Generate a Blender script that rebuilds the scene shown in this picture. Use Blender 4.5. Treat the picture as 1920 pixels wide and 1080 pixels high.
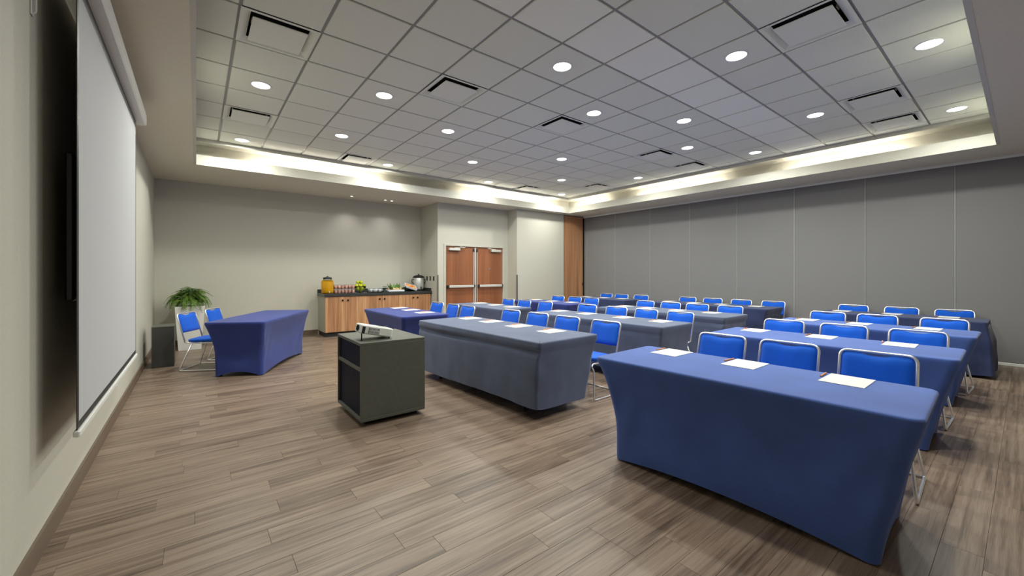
import bpy, math, random
from mathutils import Vector, Matrix

for o in list(bpy.data.objects):
    bpy.data.objects.remove(o)
scene = bpy.context.scene
C = scene.collection
PI = math.pi
random.seed(7)

# ------------------------------------------------------------------ camera
# world: X runs away from the screen wall, Y along it towards the doors, Z up; metres
FPX = 756.0
YAW = math.atan((960 - 368) / FPX)
cam_d = bpy.data.cameras.new('camera')
cam = bpy.data.objects.new('camera', cam_d)
C.objects.link(cam)
cam.location = (0, 0, 1.40)
cam.rotation_euler = (PI / 2, 0, -YAW)
cam_d.sensor_width = 36.0
cam_d.lens = FPX / 1920 * 36.0
cam_d.shift_y = -27.5 / 1920
cam_d.clip_start = 0.02
scene.camera = cam

# ------------------------------------------------------------------ world and exposure
world = bpy.data.worlds.new('world')
scene.world = world
world.use_nodes = True
world.node_tree.nodes['Background'].inputs[0].default_value = (1, 1, 1, 1)
world.node_tree.nodes['Background'].inputs[1].default_value = 0.15
vs = scene.view_settings
vs.view_transform = 'Standard'
vs.look = 'None'
vs.gamma = 1.0
vs.use_curve_mapping = False
vs.exposure = 0.05

DOWNLIGHT_W = 28.0
COVE_STRENGTH = 34.0

# ------------------------------------------------------------------ materials
def lin(c):
    out = []
    for v in c[:3]:
        v = v / 255.0
        out.append(v / 12.92 if v <= 0.04045 else ((v + 0.055) / 1.055) ** 2.4)
    return (*out, 1.0)

class NT:
    def __init__(s, name, rough=0.6, metal=0.0, spec=0.5):
        s.m = bpy.data.materials.new(name)
        s.m.use_nodes = True
        s.nt = s.m.node_tree
        s.b = s.nt.nodes['Principled BSDF']
        s.b.inputs['Roughness'].default_value = rough
        s.b.inputs['Metallic'].default_value = metal
        s.b.inputs['Specular IOR Level'].default_value = spec
    def n(s, t, **kw):
        nd = s.nt.nodes.new(t)
        for k, v in kw.items():
            setattr(nd, k, v)
        return nd
    def l(s, a, b):
        s.nt.links.new(a, b)
    def coords(s, kind, scale, rot=(0, 0, 0)):
        tc = s.n('ShaderNodeTexCoord')
        mp = s.n('ShaderNodeMapping')
        mp.inputs['Scale'].default_value = scale
        mp.inputs['Rotation'].default_value = rot
        if kind == 'World':
            g = s.n('ShaderNodeNewGeometry')
            s.l(g.outputs['Position'], mp.inputs['Vector'])
        else:
            s.l(tc.outputs[kind], mp.inputs['Vector'])
        return mp.outputs[0]
    def noise(s, vec, scale=1, detail=4, rough=0.55):
        nn = s.n('ShaderNodeTexNoise')
        nn.inputs['Scale'].default_value = scale
        nn.inputs['Detail'].default_value = detail
        nn.inputs['Roughness'].default_value = rough
        s.l(vec, nn.inputs['Vector'])
        return nn.outputs[0]
    def ramp(s, fac, stops):
        r = s.n('ShaderNodeValToRGB')
        e = r.color_ramp.elements
        while len(e) < len(stops):
            e.new(0.5)
        for i, (p, c) in enumerate(stops):
            e[i].position = p
            e[i].color = lin(c)
        s.l(fac, r.inputs[0])
        return r.outputs[0]
    def bump(s, h, strength=0.1, dist=0.01):
        b = s.n('ShaderNodeBump')
        b.inputs['Strength'].default_value = strength
        b.inputs['Distance'].default_value = dist
        s.l(h, b.inputs['Height'])
        s.l(b.outputs[0], s.b.inputs['Normal'])

def plain(name, c, rough=0.6, metal=0.0, spec=0.5, var=0.0, scale=30, bump=0.0):
    t = NT(name, rough, metal, spec)
    if var or bump:
        h = t.noise(t.coords('Object', (1, 1, 1)), scale, 4)
        lo = tuple(max(0, v * (1 - var)) for v in c)
        hi = tuple(min(255, v * (1 + var)) for v in c)
        t.l(t.ramp(h, [(0.3, lo), (0.7, hi)]), t.b.inputs['Base Color'])
        if bump:
            t.bump(h, bump, 0.004)
    else:
        t.b.inputs['Base Color'].default_value = lin(c)
    return t.m

def emis(name, c, strength):
    t = NT(name)
    t.b.inputs['Base Color'].default_value = lin(c)
    t.b.inputs['Emission Color'].default_value = lin(c)
    t.b.inputs['Emission Strength'].default_value = strength
    return t.m

def wood(name, dark, mid, light, axis='Z', scale=1.0, rough=0.45, stripes=1.0):
    t = NT(name, rough)
    s = {'Z': (26 * scale, 26 * scale, 0.9 * scale), 'X': (0.9 * scale, 26 * scale, 26 * scale),
         'Y': (26 * scale, 0.9 * scale, 26 * scale)}[axis]
    a = t.noise(t.coords('World', s), 1.0, 6, 0.6)
    b = t.noise(t.coords('World', tuple(v * 0.28 for v in s)), 1.0, 2, 0.5)
    mx = t.n('ShaderNodeMath', operation='MULTIPLY_ADD')
    mx.inputs[1].default_value = 0.55
    t.l(a, mx.inputs[0])
    m2 = t.n('ShaderNodeMath', operation='MULTIPLY')
    m2.inputs[1].default_value = 0.45 * stripes
    t.l(b, m2.inputs[0])
    t.l(m2.outputs[0], mx.inputs[2])
    t.l(t.ramp(mx.outputs[0], [(0.34, dark), (0.5, mid), (0.64, light)]), t.b.inputs['Base Color'])
    return t.m

def cloth(name, c, rough=0.85):
    t = NT(name, rough, spec=0.2)
    h = t.noise(t.coords('Object', (1, 1, 1)), 420, 2)
    g = t.noise(t.coords('Object', (1, 1, 1)), 3.0, 3)
    mx = t.n('ShaderNodeMath', operation='MULTIPLY_ADD')
    mx.inputs[1].default_value = 0.5
    t.l(h, mx.inputs[0])
    m2 = t.n('ShaderNodeMath', operation='MULTIPLY')
    m2.inputs[1].default_value = 0.5
    t.l(g, m2.inputs[0])
    t.l(m2.outputs[0], mx.inputs[2])
    t.l(t.ramp(mx.outputs[0], [(0.3, tuple(v * 0.88 for v in c)), (0.7, tuple(v * 1.1 for v in c))]), t.b.inputs['Base Color'])
    t.b.inputs['Sheen Weight'].default_value = 0.15
    t.bump(h, 0.12, 0.002)
    return t.m

M = {}
M['wall'] = plain('wall_paint', (193, 190, 179), 0.75, var=0.015, scale=60, bump=0.05)
M['soffit'] = plain('soffit_paint', (224, 218, 198), 0.75, var=0.012, scale=40, bump=0.03)
M['cove'] = plain('cove_paint', (205, 203, 192), 0.7, var=0.01, scale=40)
M['tile'] = plain('ceiling_tile', (232, 233, 219), 0.9, var=0.02, scale=90, bump=0.05)
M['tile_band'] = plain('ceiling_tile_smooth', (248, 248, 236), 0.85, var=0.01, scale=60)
M['runner'] = plain('grid_runner_paint', (150, 150, 146), 0.5)
M['white_metal'] = plain('white_metal', (225, 225, 222), 0.4)
M['plaque'] = plain('diffuser_white', (236, 237, 224), 0.6)
M['black'] = plain('black_void', (10, 10, 11), 0.8)
M['lens'] = emis('downlight_lens', (255, 252, 246), 6.0)
M['led'] = emis('cove_led', (255, 249, 238), COVE_STRENGTH)
M['panel'] = plain('partition_fabric', (132, 131, 132), 0.9, spec=0.15, var=0.05, scale=220, bump=0.15)
M['seam'] = plain('seam_strip', (158, 158, 156), 0.5)
M['alu'] = plain('aluminium', (190, 190, 188), 0.35, metal=0.8)
M['chrome'] = plain('chrome', (240, 240, 241), 0.28, metal=0.8)
M['steel'] = plain('brushed_steel', (214, 214, 212), 0.35, metal=0.6, var=0.03, scale=80)
M['satin'] = plain('satin_silver', (214, 213, 208), 0.4, metal=0.25)
M['chair_blue'] = cloth('chair_fabric', (0, 86, 200), 0.7)
M['cover_blue'] = cloth('stretch_cover_blue', (74, 99, 166))
M['cover_slate'] = cloth('loose_cover_slate', (90, 99, 124))
M['cover_indigo'] = cloth('stretch_cover_indigo', (50, 63, 130))
M['cover_navy'] = cloth('drape_navy', (52, 62, 98))
M['cart'] = plain('cart_laminate', (88, 90, 82), 0.45, var=0.04, scale=25)
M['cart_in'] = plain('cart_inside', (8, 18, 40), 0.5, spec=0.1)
M['box'] = plain('box_charcoal', (70, 70, 68), 0.6, var=0.05, scale=80)
M['counter'] = plain('counter_stone', (52, 54, 52), 0.3, var=0.25, scale=120)
M['cab_side'] = plain('cabinet_side', (172, 170, 156), 0.6)
M['cab_wood'] = wood('cabinet_wood', (132, 90, 60), (172, 124, 87), (200, 154, 114), 'Z', 1.0)
M['door_wood'] = wood('door_wood', (126, 76, 48), (142, 87, 56), (156, 99, 66), 'Z', 0.7)
M['column_wood'] = wood('pocket_door_wood', (142, 98, 66), (178, 128, 90), (198, 150, 110), 'Z', 0.8)
M['base'] = wood('baseboard_wood', (92, 78, 66), (106, 90, 77), (118, 102, 88), 'Y', 0.5)
M['paper'] = plain('paper', (218, 216, 214), 0.8)
M['pencil'] = plain('pencil_paint', (226, 148, 84), 0.4)
M['pencil_tip'] = plain('pencil_wood', (222, 190, 150), 0.7)
M['screen'] = plain('screen_fabric', (182, 182, 186), 0.8)
M['dark_grey'] = plain('dark_grey', (40, 41, 43), 0.5)
M['tv'] = plain('tv_plastic', (22, 23, 26), 0.25)
M['leg'] = plain('black_leg', (28, 28, 30), 0.5)
M['projector'] = plain('projector_shell', (222, 224, 220), 0.4)
M['vent'] = plain('projector_vent', (112, 112, 114), 0.6)
M['pot'] = plain('pot_white', (226, 225, 222), 0.45)
M['soil'] = plain('soil', (52, 40, 30), 0.95)
def leafmat(name, a, b):
    t = NT(name, 0.5)
    h = t.noise(t.coords('Object', (1, 1, 1)), 14, 3)
    oi = t.n('ShaderNodeObjectInfo')
    ad = t.n('ShaderNodeMath', operation='MULTIPLY_ADD')
    ad.inputs[1].default_value = 0.6
    t.l(oi.outputs['Random'], ad.inputs[0])
    m2 = t.n('ShaderNodeMath', operation='MULTIPLY')
    m2.inputs[1].default_value = 0.4
    t.l(h, m2.inputs[0])
    t.l(m2.outputs[0], ad.inputs[2])
    t.l(t.ramp(ad.outputs[0], [(0.1, a), (0.85, b)]), t.b.inputs['Base Color'])
    return t.m
M['fern'] = leafmat('fern_leaf', (38, 70, 34), (122, 156, 58))
M['lettuce'] = leafmat('lettuce_leaf', (52, 92, 36), (110, 148, 60))
M['juice'] = plain('orange_juice', (255, 186, 20), 0.15)
M['pink'] = plain('pink_drink', (250, 190, 178), 0.25)
M['cup_white'] = plain('cup_white', (226, 228, 236), 0.2)
def glass(name, c=(240, 246, 246)):
    t = NT(name, 0.03)
    t.b.inputs['Base Color'].default_value = lin(c)
    t.b.inputs['Transmission Weight'].default_value = 1.0
    t.b.inputs['IOR'].default_value = 1.25
    return t.m
M['glass'] = glass('clear_glass')
M['apple'] = leafmat('apple_skin', (150, 170, 20), (218, 214, 50))
M['orange'] = plain('fruit_orange', (232, 138, 44), 0.4, var=0.1, scale=20)
M['melon'] = plain('fruit_melon', (240, 196, 120), 0.5)
M['bread'] = plain('bread', (214, 178, 126), 0.7, var=0.1, scale=30)
M['outlet'] = plain('outlet_dark', (66, 64, 62), 0.5)
M['guard'] = plain('corner_guard', (120, 118, 110), 0.4, metal=0.3)

# floor planks: tone per plank (object property, or face attribute on the far, joined planks)
def floor_material():
    t = NT('plank_floor', 0.38, spec=0.4)
    ao = t.n('ShaderNodeAttribute', attribute_type='OBJECT', attribute_name='tone')
    ag = t.n('ShaderNodeAttribute', attribute_type='GEOMETRY', attribute_name='tone')
    tone = t.n('ShaderNodeMath', operation='ADD')
    t.l(ao.outputs['Fac'], tone.inputs[0])
    t.l(ag.outputs['Fac'], tone.inputs[1])
    def streak(sc, off, det):
        g = t.n('ShaderNodeNewGeometry')
        mp = t.n('ShaderNodeMapping')
        mp.inputs['Scale'].default_value = sc
        t.l(g.outputs['Position'], mp.inputs['Vector'])
        cb = t.n('ShaderNodeCombineXYZ')
        k = t.n('ShaderNodeMath', operation='MULTIPLY')
        k.inputs[1].default_value = off
        t.l(tone.outputs[0], k.inputs[0])
        for i in range(3):
            t.l(k.outputs[0], cb.inputs[i])
        va = t.n('ShaderNodeVectorMath', operation='ADD')
        t.l(mp.outputs[0], va.inputs[0])
        t.l(cb.outputs[0], va.inputs[1])
        return t.noise(va.outputs[0], 1.0, det, 0.6)
    a = streak((1.3, 40, 1), 57.0, 7)
    b = streak((0.9, 9, 1), 31.0, 3)
    fine = streak((9, 260, 1), 11.0, 2)
    def mad(x, k, y=None, c=0.0):
        m = t.n('ShaderNodeMath', operation='MULTIPLY_ADD')
        t.l(x, m.inputs[0])
        m.inputs[1].default_value = k
        if y is None:
            m.inputs[2].default_value = c
        else:
            t.l(y, m.inputs[2])
        return m.outputs[0]
    v = mad(a, 0.62, mad(b, 0.34, mad(fine, 0.18, mad(tone.outputs[0], 0.07, None, -0.105))))
    col = t.ramp(v, [(0.33, (78, 63, 52)), (0.43, (111, 93, 79)), (0.53, (135, 116, 101)), (0.66, (153, 135, 119))])
    t.l(col, t.b.inputs['Base Color'])
    t.bump(a, 0.06, 0.003)
    return t.m
M['floor'] = floor_material()

# ------------------------------------------------------------------ mesh helpers
class MB:
    def __init__(s):
        s.v = []
        s.f = []
    def add(s, vs_, fs):
        o = len(s.v)
        s.v += [tuple(p) for p in vs_]
        s.f += [tuple(i + o for i in f) for f in fs]
        return s
    def box(s, x0, x1, y0, y1, z0, z1):
        return s.add([(x0, y0, z0), (x1, y0, z0), (x1, y1, z0), (x0, y1, z0), (x0, y0, z1), (x1, y0, z1), (x1, y1, z1), (x0, y1, z1)],
                     [(0, 3, 2, 1), (4, 5, 6, 7), (0, 1, 5, 4), (1, 2, 6, 5), (2, 3, 7, 6), (3, 0, 4, 7)])
    def cbox(s, x0, x1, y0, y1, z0, z1, b):
        # box with chamfered edges
        pts = []
        for z, i in ((z0, b), (z0 + b, 0), (z1 - b, 0), (z1, b)):
            c = b if i == 0 else b
            e = i
            pts.append([(x0 + e + c, y0 + e), (x1 - e - c, y0 + e), (x1 - e, y0 + e + c), (x1 - e, y1 - e - c),
                        (x1 - e - c, y1 - e), (x0 + e + c, y1 - e), (x0 + e, y1 - e - c), (x0 + e, y0 + e + c)])
        zs = (z0, z0 + b, z1 - b, z1)
        vs_ = [(x, y, zs[k]) for k in range(4) for x, y in pts[k]]
        fs = [tuple(range(7, -1, -1)), tuple(range(24, 32))]
        for k in range(3):
            for i in range(8):
                j = (i + 1) % 8
                fs.append((k * 8 + i, k * 8 + j, k * 8 + 8 + j, k * 8 + 8 + i))
        return s.add(vs_, fs)
    def tube(s, path, r, n=8, closed=False):
        path = [Vector(p) for p in path]
        m = len(path)
        rings = []
        prev = None
        for i, p in enumerate(path):
            if closed:
                t = (path[(i + 1) % m] - path[i - 1]).normalized()
            else:
                a = path[max(i - 1, 0)]
                b = path[min(i + 1, m - 1)]
                t = (b - a).normalized()
            if prev is None:
                up = Vector((0, 0, 1)) if abs(t.z) < 0.9 else Vector((1, 0, 0))
                u = t.cross(up).normalized()
            else:
                u = (prev - t * prev.dot(t)).normalized()
            prev = u
            w = t.cross(u)
            rings.append([p + (u * math.cos(2 * PI * k / n) + w * math.sin(2 * PI * k / n)) * r for k in range(n)])
        vs_ = [q for rg in rings for q in rg]
        fs = []
        for i in range(m if closed else m - 1):
            for k in range(n):
                a, b = i * n, ((i + 1) % m) * n
                fs.append((a + k, a + (k + 1) % n, b + (k + 1) % n, b + k))
        if not closed:
            fs.append(tuple(range(n - 1, -1, -1)))
            fs.append(tuple((m - 1) * n + k for k in range(n)))
        return s.add(vs_, fs)
    def lathe(s, prof, n=24, c=(0, 0, 0)):
        vs_ = []
        for r, z in prof:
            for k in range(n):
                a = 2 * PI * k / n
                vs_.append((c[0] + r * math.cos(a), c[1] + r * math.sin(a), c[2] + z))
        fs = []
        for i in range(len(prof) - 1):
            for k in range(n):
                j = (k + 1) % n
                fs.append((i * n + k, i * n + j, (i + 1) * n + j, (i + 1) * n + k))
        fs.append(tuple(range(n - 1, -1, -1)))
        fs.append(tuple((len(prof) - 1) * n + k for k in range(n)))
        return s.add(vs_, fs)
    def mesh(s, name, mat, smooth=False):
        me = bpy.data.meshes.new(name)
        me.from_pydata(s.v, [], s.f)
        me.validate()
        me.update()
        if mat:
            me.materials.append(mat)
        if smooth:
            for p in me.polygons:
                p.use_smooth = True
        return me

def link(name, me, parent=None, loc=None, rot=None):
    o = bpy.data.objects.new(name, me)
    C.objects.link(o)
    if parent is not None:
        o.parent = parent
    if loc is not None:
        o.location = loc
    if rot is not None:
        o.rotation_euler = rot
    return o

def obj(name, mb, mat, parent=None, smooth=False, loc=None, rot=None):
    return link(name, mb.mesh(name, mat, smooth), parent, loc, rot)

def smooth_angle(o, ang=40):
    me = o.data
    for p in me.polygons:
        p.use_smooth = True
    try:
        me.set_sharp_from_angle(angle=math.radians(ang))
    except Exception:
        pass
    return o

def tag(o, label, cat, group=None):
    o['label'] = label
    o['category'] = cat
    if group:
        o['group'] = group
    return o

def thing(name, label, cat, loc=(0, 0, 0), rz=0.0, group=None):
    o = link(name, None, None, loc, (0, 0, rz))
    o.empty_display_size = 0.1
    return tag(o, label, cat, group)

def struct(name, mb, mat, label=None, smooth=False):
    o = obj(name, mb, mat, None, smooth)
    o['kind'] = 'structure'
    if label:
        o['label'] = label
    return o

def copy_tree(o, parent=None):
    c = o.copy()
    C.objects.link(c)
    c.parent = parent
    for ch in list(o.children):
        copy_tree(ch, c)
    return c

def rounded(path, r, n=5):
    # round the inner corners of a polyline
    P = [Vector(p) for p in path]
    out = [P[0]]
    for i in range(1, len(P) - 1):
        a, b, c = P[i - 1], P[i], P[i + 1]
        d1, d2 = (a - b), (c - b)
        k = min(r, d1.length * 0.48, d2.length * 0.48)
        p, q = b + d1.normalized() * k, b + d2.normalized() * k
        for j in range(n + 1):
            t = j / n
            out.append(p * (1 - t) ** 2 + b * 2 * t * (1 - t) + q * t * t)
    out.append(P[-1])
    return out

# ------------------------------------------------------------------ room dimensions
XL, XR = -0.615, 9.65          # screen wall, folding partition
YN, YF = -2.0, 10.05           # wall behind the camera, far wall
ZS, ZC = 3.18, 3.57            # soffit, tiled ceiling
YD, YP = 9.08, 8.65            # door wall, pier front
GX, GY, GT = 0.2824, 0.2649, 0.61   # ceiling grid origin and pitch
LX0, LX1, LY0, LY1 = 0.0, 8.70, 0.26, 8.36   # cove lip rectangle

# ------------------------------------------------------------------ floor
floor = struct('floor', MB().box(XL - 0.2, XR + 0.25, YN - 0.2, YF + 0.2, -0.15, -0.012), M['dark_grey'], 'brown and grey wood plank floor')
PW, PL, GAP = 0.152, 0.914, 0.0007
def plank_mb(L, W, mb=None, x=0.0, y=0.0):
    mb = mb or MB()
    g, c = GAP / 2, 0.0009
    x0, x1, y0, y1 = x + g, x + L - g, y + g, y + W - g
    return mb.add([(x0, y0, -0.012), (x1, y0, -0.012), (x1, y1, -0.012), (x0, y1, -0.012),
                   (x0, y0, -c), (x1, y0, -c), (x1, y1, -c), (x0, y1, -c),
                   (x0 + c, y0 + c, 0), (x1 - c, y0 + c, 0), (x1 - c, y1 - c, 0), (x0 + c, y1 - c, 0)],
                  [(8, 9, 10, 11), (4, 5, 9, 8), (5, 6, 10, 9), (6, 7, 11, 10), (7, 4, 8, 11),
                   (0, 1, 5, 4), (1, 2, 6, 5), (2, 3, 7, 6), (3, 0, 4, 7)])
def view_size(x, y, z=0.0):
    s_, c_ = math.sin(YAW), math.cos(YAW)
    d = s_ * x + c_ * y
    l = c_ * x - s_ * y
    if d < 0.5:
        return 0
    u = 960 + FPX * l / d
    v = 512.5 - FPX * (z - 1.4) / d
    if -60 < u < 1980 and v < 1130:
        return 1.0 / d
    return 0
rp = random.Random(3)
planks = []
row = 0
y = YN
while y < YF - 0.01:
    w = min(PW, YF - y)
    x = XL - rp.random() * PL
    while x < XR:
        x0, x1 = max(x, XL), min(x + PL, XR)
        if x1 - x0 > 0.02:
            planks.append((x0, y, x1 - x0, w, rp.random()))
        x += PL
    y += PW
    row += 1
planks.sort(key=lambda p: -view_size(p[0] + p[2] / 2, p[1] + p[3] / 2))
full_plank = plank_mb(PL, PW).mesh('plank', M['floor'])
for p in planks[:300]:
    me = full_plank if abs(p[2] - PL) < 1e-6 and abs(p[3] - PW) < 1e-6 else plank_mb(p[2], p[3]).mesh('plank', M['floor'])
    o = link('plank', me, floor, (p[0], p[1], 0))
    o['tone'] = p[4]
rest = MB()
tones = []
for p in planks[300:]:
    plank_mb(p[2], p[3], rest, p[0], p[1])
    tones += [p[4]] * 9
o = obj('plank_field', rest, M['floor'], floor)
at = o.data.attributes.new('tone', 'FLOAT', 'FACE')
at.data.foreach_set('value', tones)
o['kind'] = 'stuff'
o['label'] = 'remaining floor planks farther off'

# ------------------------------------------------------------------ walls
struct('wall_left', MB().box(XL - 0.2, XL, YN - 0.2, YF + 0.2, 0, ZS + 0.1), M['wall'], 'pale grey-beige screen wall')
struct('wall_near', MB().box(XL, XR + 0.25, YN - 0.2, YN, 0, ZS + 0.1), M['wall'])
DX0, DX1, DZ = 4.975, 6.775, 2.10     # door opening
struct('wall_far', MB().box(XL, 4.75, YF, YF + 0.2, 0, ZS + 0.1), M['wall'], 'pale wall behind the buffet')
struct('wall_step', MB().box(4.75, DX0 - 0.055, YD, YF + 0.2, 0, ZS + 0.1), M['wall'], 'side of the wall step at the buffet end')
wf = MB()
wf.box(DX0 - 0.055, DX1 + 0.055, YD, YD + 0.2, DZ + 0.055, ZS + 0.1)
wf.box(DX1 + 0.055, 6.95, YD, YD + 0.2, 0, ZS + 0.1)
struct('wall_door', wf, M['wall'], 'pale wall around the double doors')
struct('wall_pier', MB().box(6.95, 8.765, YP, YD + 0.2, 0, ZS + 0.1), M['wall'], 'pale pier right of the doors')
struct('wall_pocket', MB().box(8.765, XR + 0.25, YP + 0.092, YD + 0.2, 0, ZS + 0.1), M['wall'])
struct('baseboard_left', MB().box(XL, XL + 0.014, YN, YF, 0, 0.112), M['base'])
bf = MB()
bf.box(XL + 0.014, 2.2, YF - 0.014, YF, 0, 0.112)
bf.box(4.736, 4.75, YD, 9.40, 0, 0.112)
bf.box(4.736, DX0 - 0.06, YD - 0.014, YD, 0, 0.112)
bf.box(6.936, 6.95, YP - 0.014, YD, 0, 0.112)
bf.box(6.95, 8.765, YP - 0.014, YP, 0, 0.112)
struct('baseboard_far', bf, M['base'])

# folding partition: backing, one object for each panel, track above, sweep below
wr = struct('wall_right', MB().box(XR + 0.08, XR + 0.25, YN - 0.2, YP + 0.09, 0, ZS + 0.1), M['dark_grey'], 'grey folding partition of tall fabric panels')
seams = [8.60, 8.50] + [8.50 - 1.112 * i for i in range(1, 10)] + [YN]
seams[2] = 7.43
for a, b in zip(seams[:-1], seams[1:]):
    b = max(b, YN)
    if a - b < 0.05:
        continue
    p = obj('panel', MB().cbox(XR, XR + 0.08, b + 0.007, a - 0.007, 0.055, ZS - 0.03, 0.004), M['panel'], wr)
    obj('edge_trim', MB().box(XR - 0.005, XR + 0.05, a - 0.007, a + 0.007, 0.05, ZS - 0.03), M['seam'], p)
obj('bottom_seal', MB().cbox(XR - 0.012, XR + 0.07, YN, 8.60, 0, 0.05, 0.006), M['white_metal'], wr)
tr = obj('track', MB().box(XR - 0.045, XR - 0.02, YN, 8.62, ZS - 0.045, ZS - 0.008).box(XR - 0.06, XR + 0.08, YN, 8.62, ZS - 0.006, ZS - 0.001), M['white_metal'], wr)
obj('track_slot', MB().box(XR - 0.02, XR + 0.08, YN, 8.62, ZS - 0.028, ZS - 0.008), M['black'], tr)

# wood pocket door beside the partition
pd = thing('pocket_door', 'tall wood-grain pocket door beside the grey partition', 'door', (8.79, YP, 0))
obj('leaf', MB().cbox(0.0, 0.83, 0.0, 0.06, 0.01, ZS - 0.02, 0.004), M['column_wood'], pd)
obj('reveal', MB().box(-0.024, -0.002, 0.012, 0.09, 0, ZS - 0.002), M['dark_grey'], pd)
obj('lock', MB().box(0.79, 0.815, -0.008, 0.0, 1.02, 1.10), M['dark_grey'], pd)

# double doors
fr = MB()
for x0, x1 in ((DX0 - 0.055, DX0), (DX1, DX1 + 0.055)):
    fr.cbox(x0, x1, YD - 0.02, YD + 0.12, 0, DZ + 0.055, 0.004)
fr.cbox(DX0, DX1, YD - 0.02, YD + 0.12, DZ, DZ + 0.055, 0.004)
struct('trim_1', fr, M['wall'], 'pale metal frame around the double doors')
DM = (DX0 + DX1) / 2
mull = thing('door_mullion', 'polished steel mullion post between the two wooden doors', 'mullion', (DM, YD + 0.02, 0))
obj('post', MB().cbox(-0.022, 0.022, -0.01, 0.05, 0.002, DZ - 0.003, 0.006), M['satin'], mull)
for s_ in (-1, 1):
    obj('rod', MB().tube([(s_ * 0.055, -0.012, 0.1), (s_ * 0.055, -0.012, DZ - 0.1)], 0.009, 8), M['satin'], mull)
    obj('latch', MB().cbox(s_ * 0.055 - 0.022, s_ * 0.055 + 0.022, -0.03, 0.004, DZ - 0.13, DZ - 0.05, 0.005), M['dark_grey'], mull)
for k, (x0, x1, sd, nm) in enumerate(((DX0 + 0.004, DM - 0.026, 1, 'left'), (DM + 0.026, DX1 - 0.004, -1, 'right'))):
    d = obj('door_%d' % (k + 1), MB().cbox(x0, x1, YD + 0.02, YD + 0.065, 0.008, DZ - 0.004, 0.003), M['door_wood'])
    d['kind'] = 'structure'
    d['label'] = 'reddish wooden %s leaf of the double door' % nm
    bar = obj('panic_bar', MB().cbox(x0 + 0.06, x1 - 0.06, YD - 0.075, YD - 0.035, 1.03, 1.095, 0.01), M['satin'], d)
    for xx in (x0 + 0.03, x1 - 0.075):
        obj('end_cap', MB().cbox(xx, xx + 0.05, YD - 0.07, YD + 0.02, 1.025, 1.10, 0.006), M['dark_grey'], bar)
    cx0 = x0 + 0.08 if sd > 0 else x1 - 0.40
    cl = obj('closer', MB().cbox(cx0, cx0 + 0.32, YD - 0.055, YD + 0.02, DZ - 0.115, DZ - 0.05, 0.008), M['satin'], d)
    obj('closer_arm', MB().tube([(cx0 + 0.16, YD - 0.03, DZ - 0.045), (cx0 + 0.16 + sd * 0.30, YD - 0.06, DZ - 0.028), (cx0 + 0.16 + sd * 0.18, YD - 0.01, DZ - 0.012)], 0.008, 6), M['satin'], cl)
    if k == 1:
        obj('peephole', MB().cbox((x0 + x1) / 2 - 0.02, (x0 + x1) / 2 + 0.02, YD + 0.01, YD + 0.02, 1.50, 1.545, 0.004), M['alu'], d)
# dark backing of the corridor behind the doors
struct('wall_corridor', MB().box(DX0 - 0.055, DX1 + 0.055, YD + 0.14, YD + 0.18, 0, DZ + 0.06), M['dark_grey'])

# corner guards
tag(obj('corner_guard', MB().box(4.742, 4.775, YD - 0.006, YD, 0.11, 1.36).box(4.744, 4.75, YD, YD + 0.03, 0.11, 1.36), M['guard']),
    'thin grey corner guard on wall edge beside the buffet', 'corner guard', 'corner guards')
tag(obj('corner_guard', MB().box(6.942, 6.975, YP - 0.006, YP, 0.11, 1.36).box(6.944, 6.95, YP, YP + 0.03, 0.11, 1.36), M['guard']),
    'thin grey corner guard on pier edge right of doors', 'corner guard', 'corner guards')
# outlets on the side of the step
for y, nm in ((9.66, 'leftmost'), (9.475, 'middle one'), (9.285, 'rightmost')):
    t = thing('wall_outlet', 'dark square outlet above the buffet end, %s of three' % nm, 'outlet', (4.75, y, 1.27), 0, 'outlets above the buffet')
    obj('plate', MB().cbox(-0.008, 0, -0.035, 0.035, -0.055, 0.055, 0.003), M['outlet'], t)
    obj('socket', MB().box(-0.011, -0.008, -0.014, 0.014, 0.008, 0.035).box(-0.011, -0.008, -0.014, 0.014, -0.035, -0.008), M['black'], t)

# ------------------------------------------------------------------ ceiling: soffit, cove, grid, tiles
ceil = struct('ceiling', MB().box(-0.3, 9.0, 0.0, 8.7, ZC + 0.20, ZC + 0.24), M['tile'], 'grey tiled ceiling inside a lit cove')
def frame_mb(x0, x1, y0, y1, X0, X1, Y0, Y1, z0, z1):
    # rectangular ring: outer X0..X1/Y0..Y1, inner x0..x1/y0..y1
    return MB().box(X0, x0, Y0, Y1, z0, z1).box(x1, X1, Y0, Y1, z0, z1).box(x0, x1, Y0, y0, z0, z1).box(x0, x1, y1, Y1, z0, z1)
obj('soffit', frame_mb(LX0 - 0.006, LX1 + 0.006, LY0 - 0.006, LY1 + 0.006, XL - 0.2, XR + 0.25, YN - 0.2, YF + 0.2, ZS, ZS + 0.03), M['soffit'], ceil)
LH = 0.165
obj('cove_lip', frame_mb(LX0, LX1, LY0, LY1, LX0 - 0.035, LX1 + 0.035, LY0 - 0.035, LY1 + 0.035, ZS - 0.003, ZS + LH), M['cove'], ceil)
BX0, BX1, BY0, BY1 = -0.27, 8.99, 0.0, 8.65       # back of the cove
obj('cove_back', frame_mb(BX0, BX1, BY0, BY1, BX0 - 0.05, BX1 + 0.05, BY0 - 0.05, BY1 + 0.05, ZS + 0.03, ZC + 0.2), M['cove'], ceil)
CX0, CX1, CY0, CY1 = BX0, 8.46, BY0, 8.185         # tiled field
obj('cove_top', MB().box(CX1, BX1, BY0, BY1, ZC + 0.0, ZC + 0.03).box(BX0, CX1, CY1, BY1, ZC + 0.0, ZC + 0.03), M['cove'], ceil)
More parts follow.
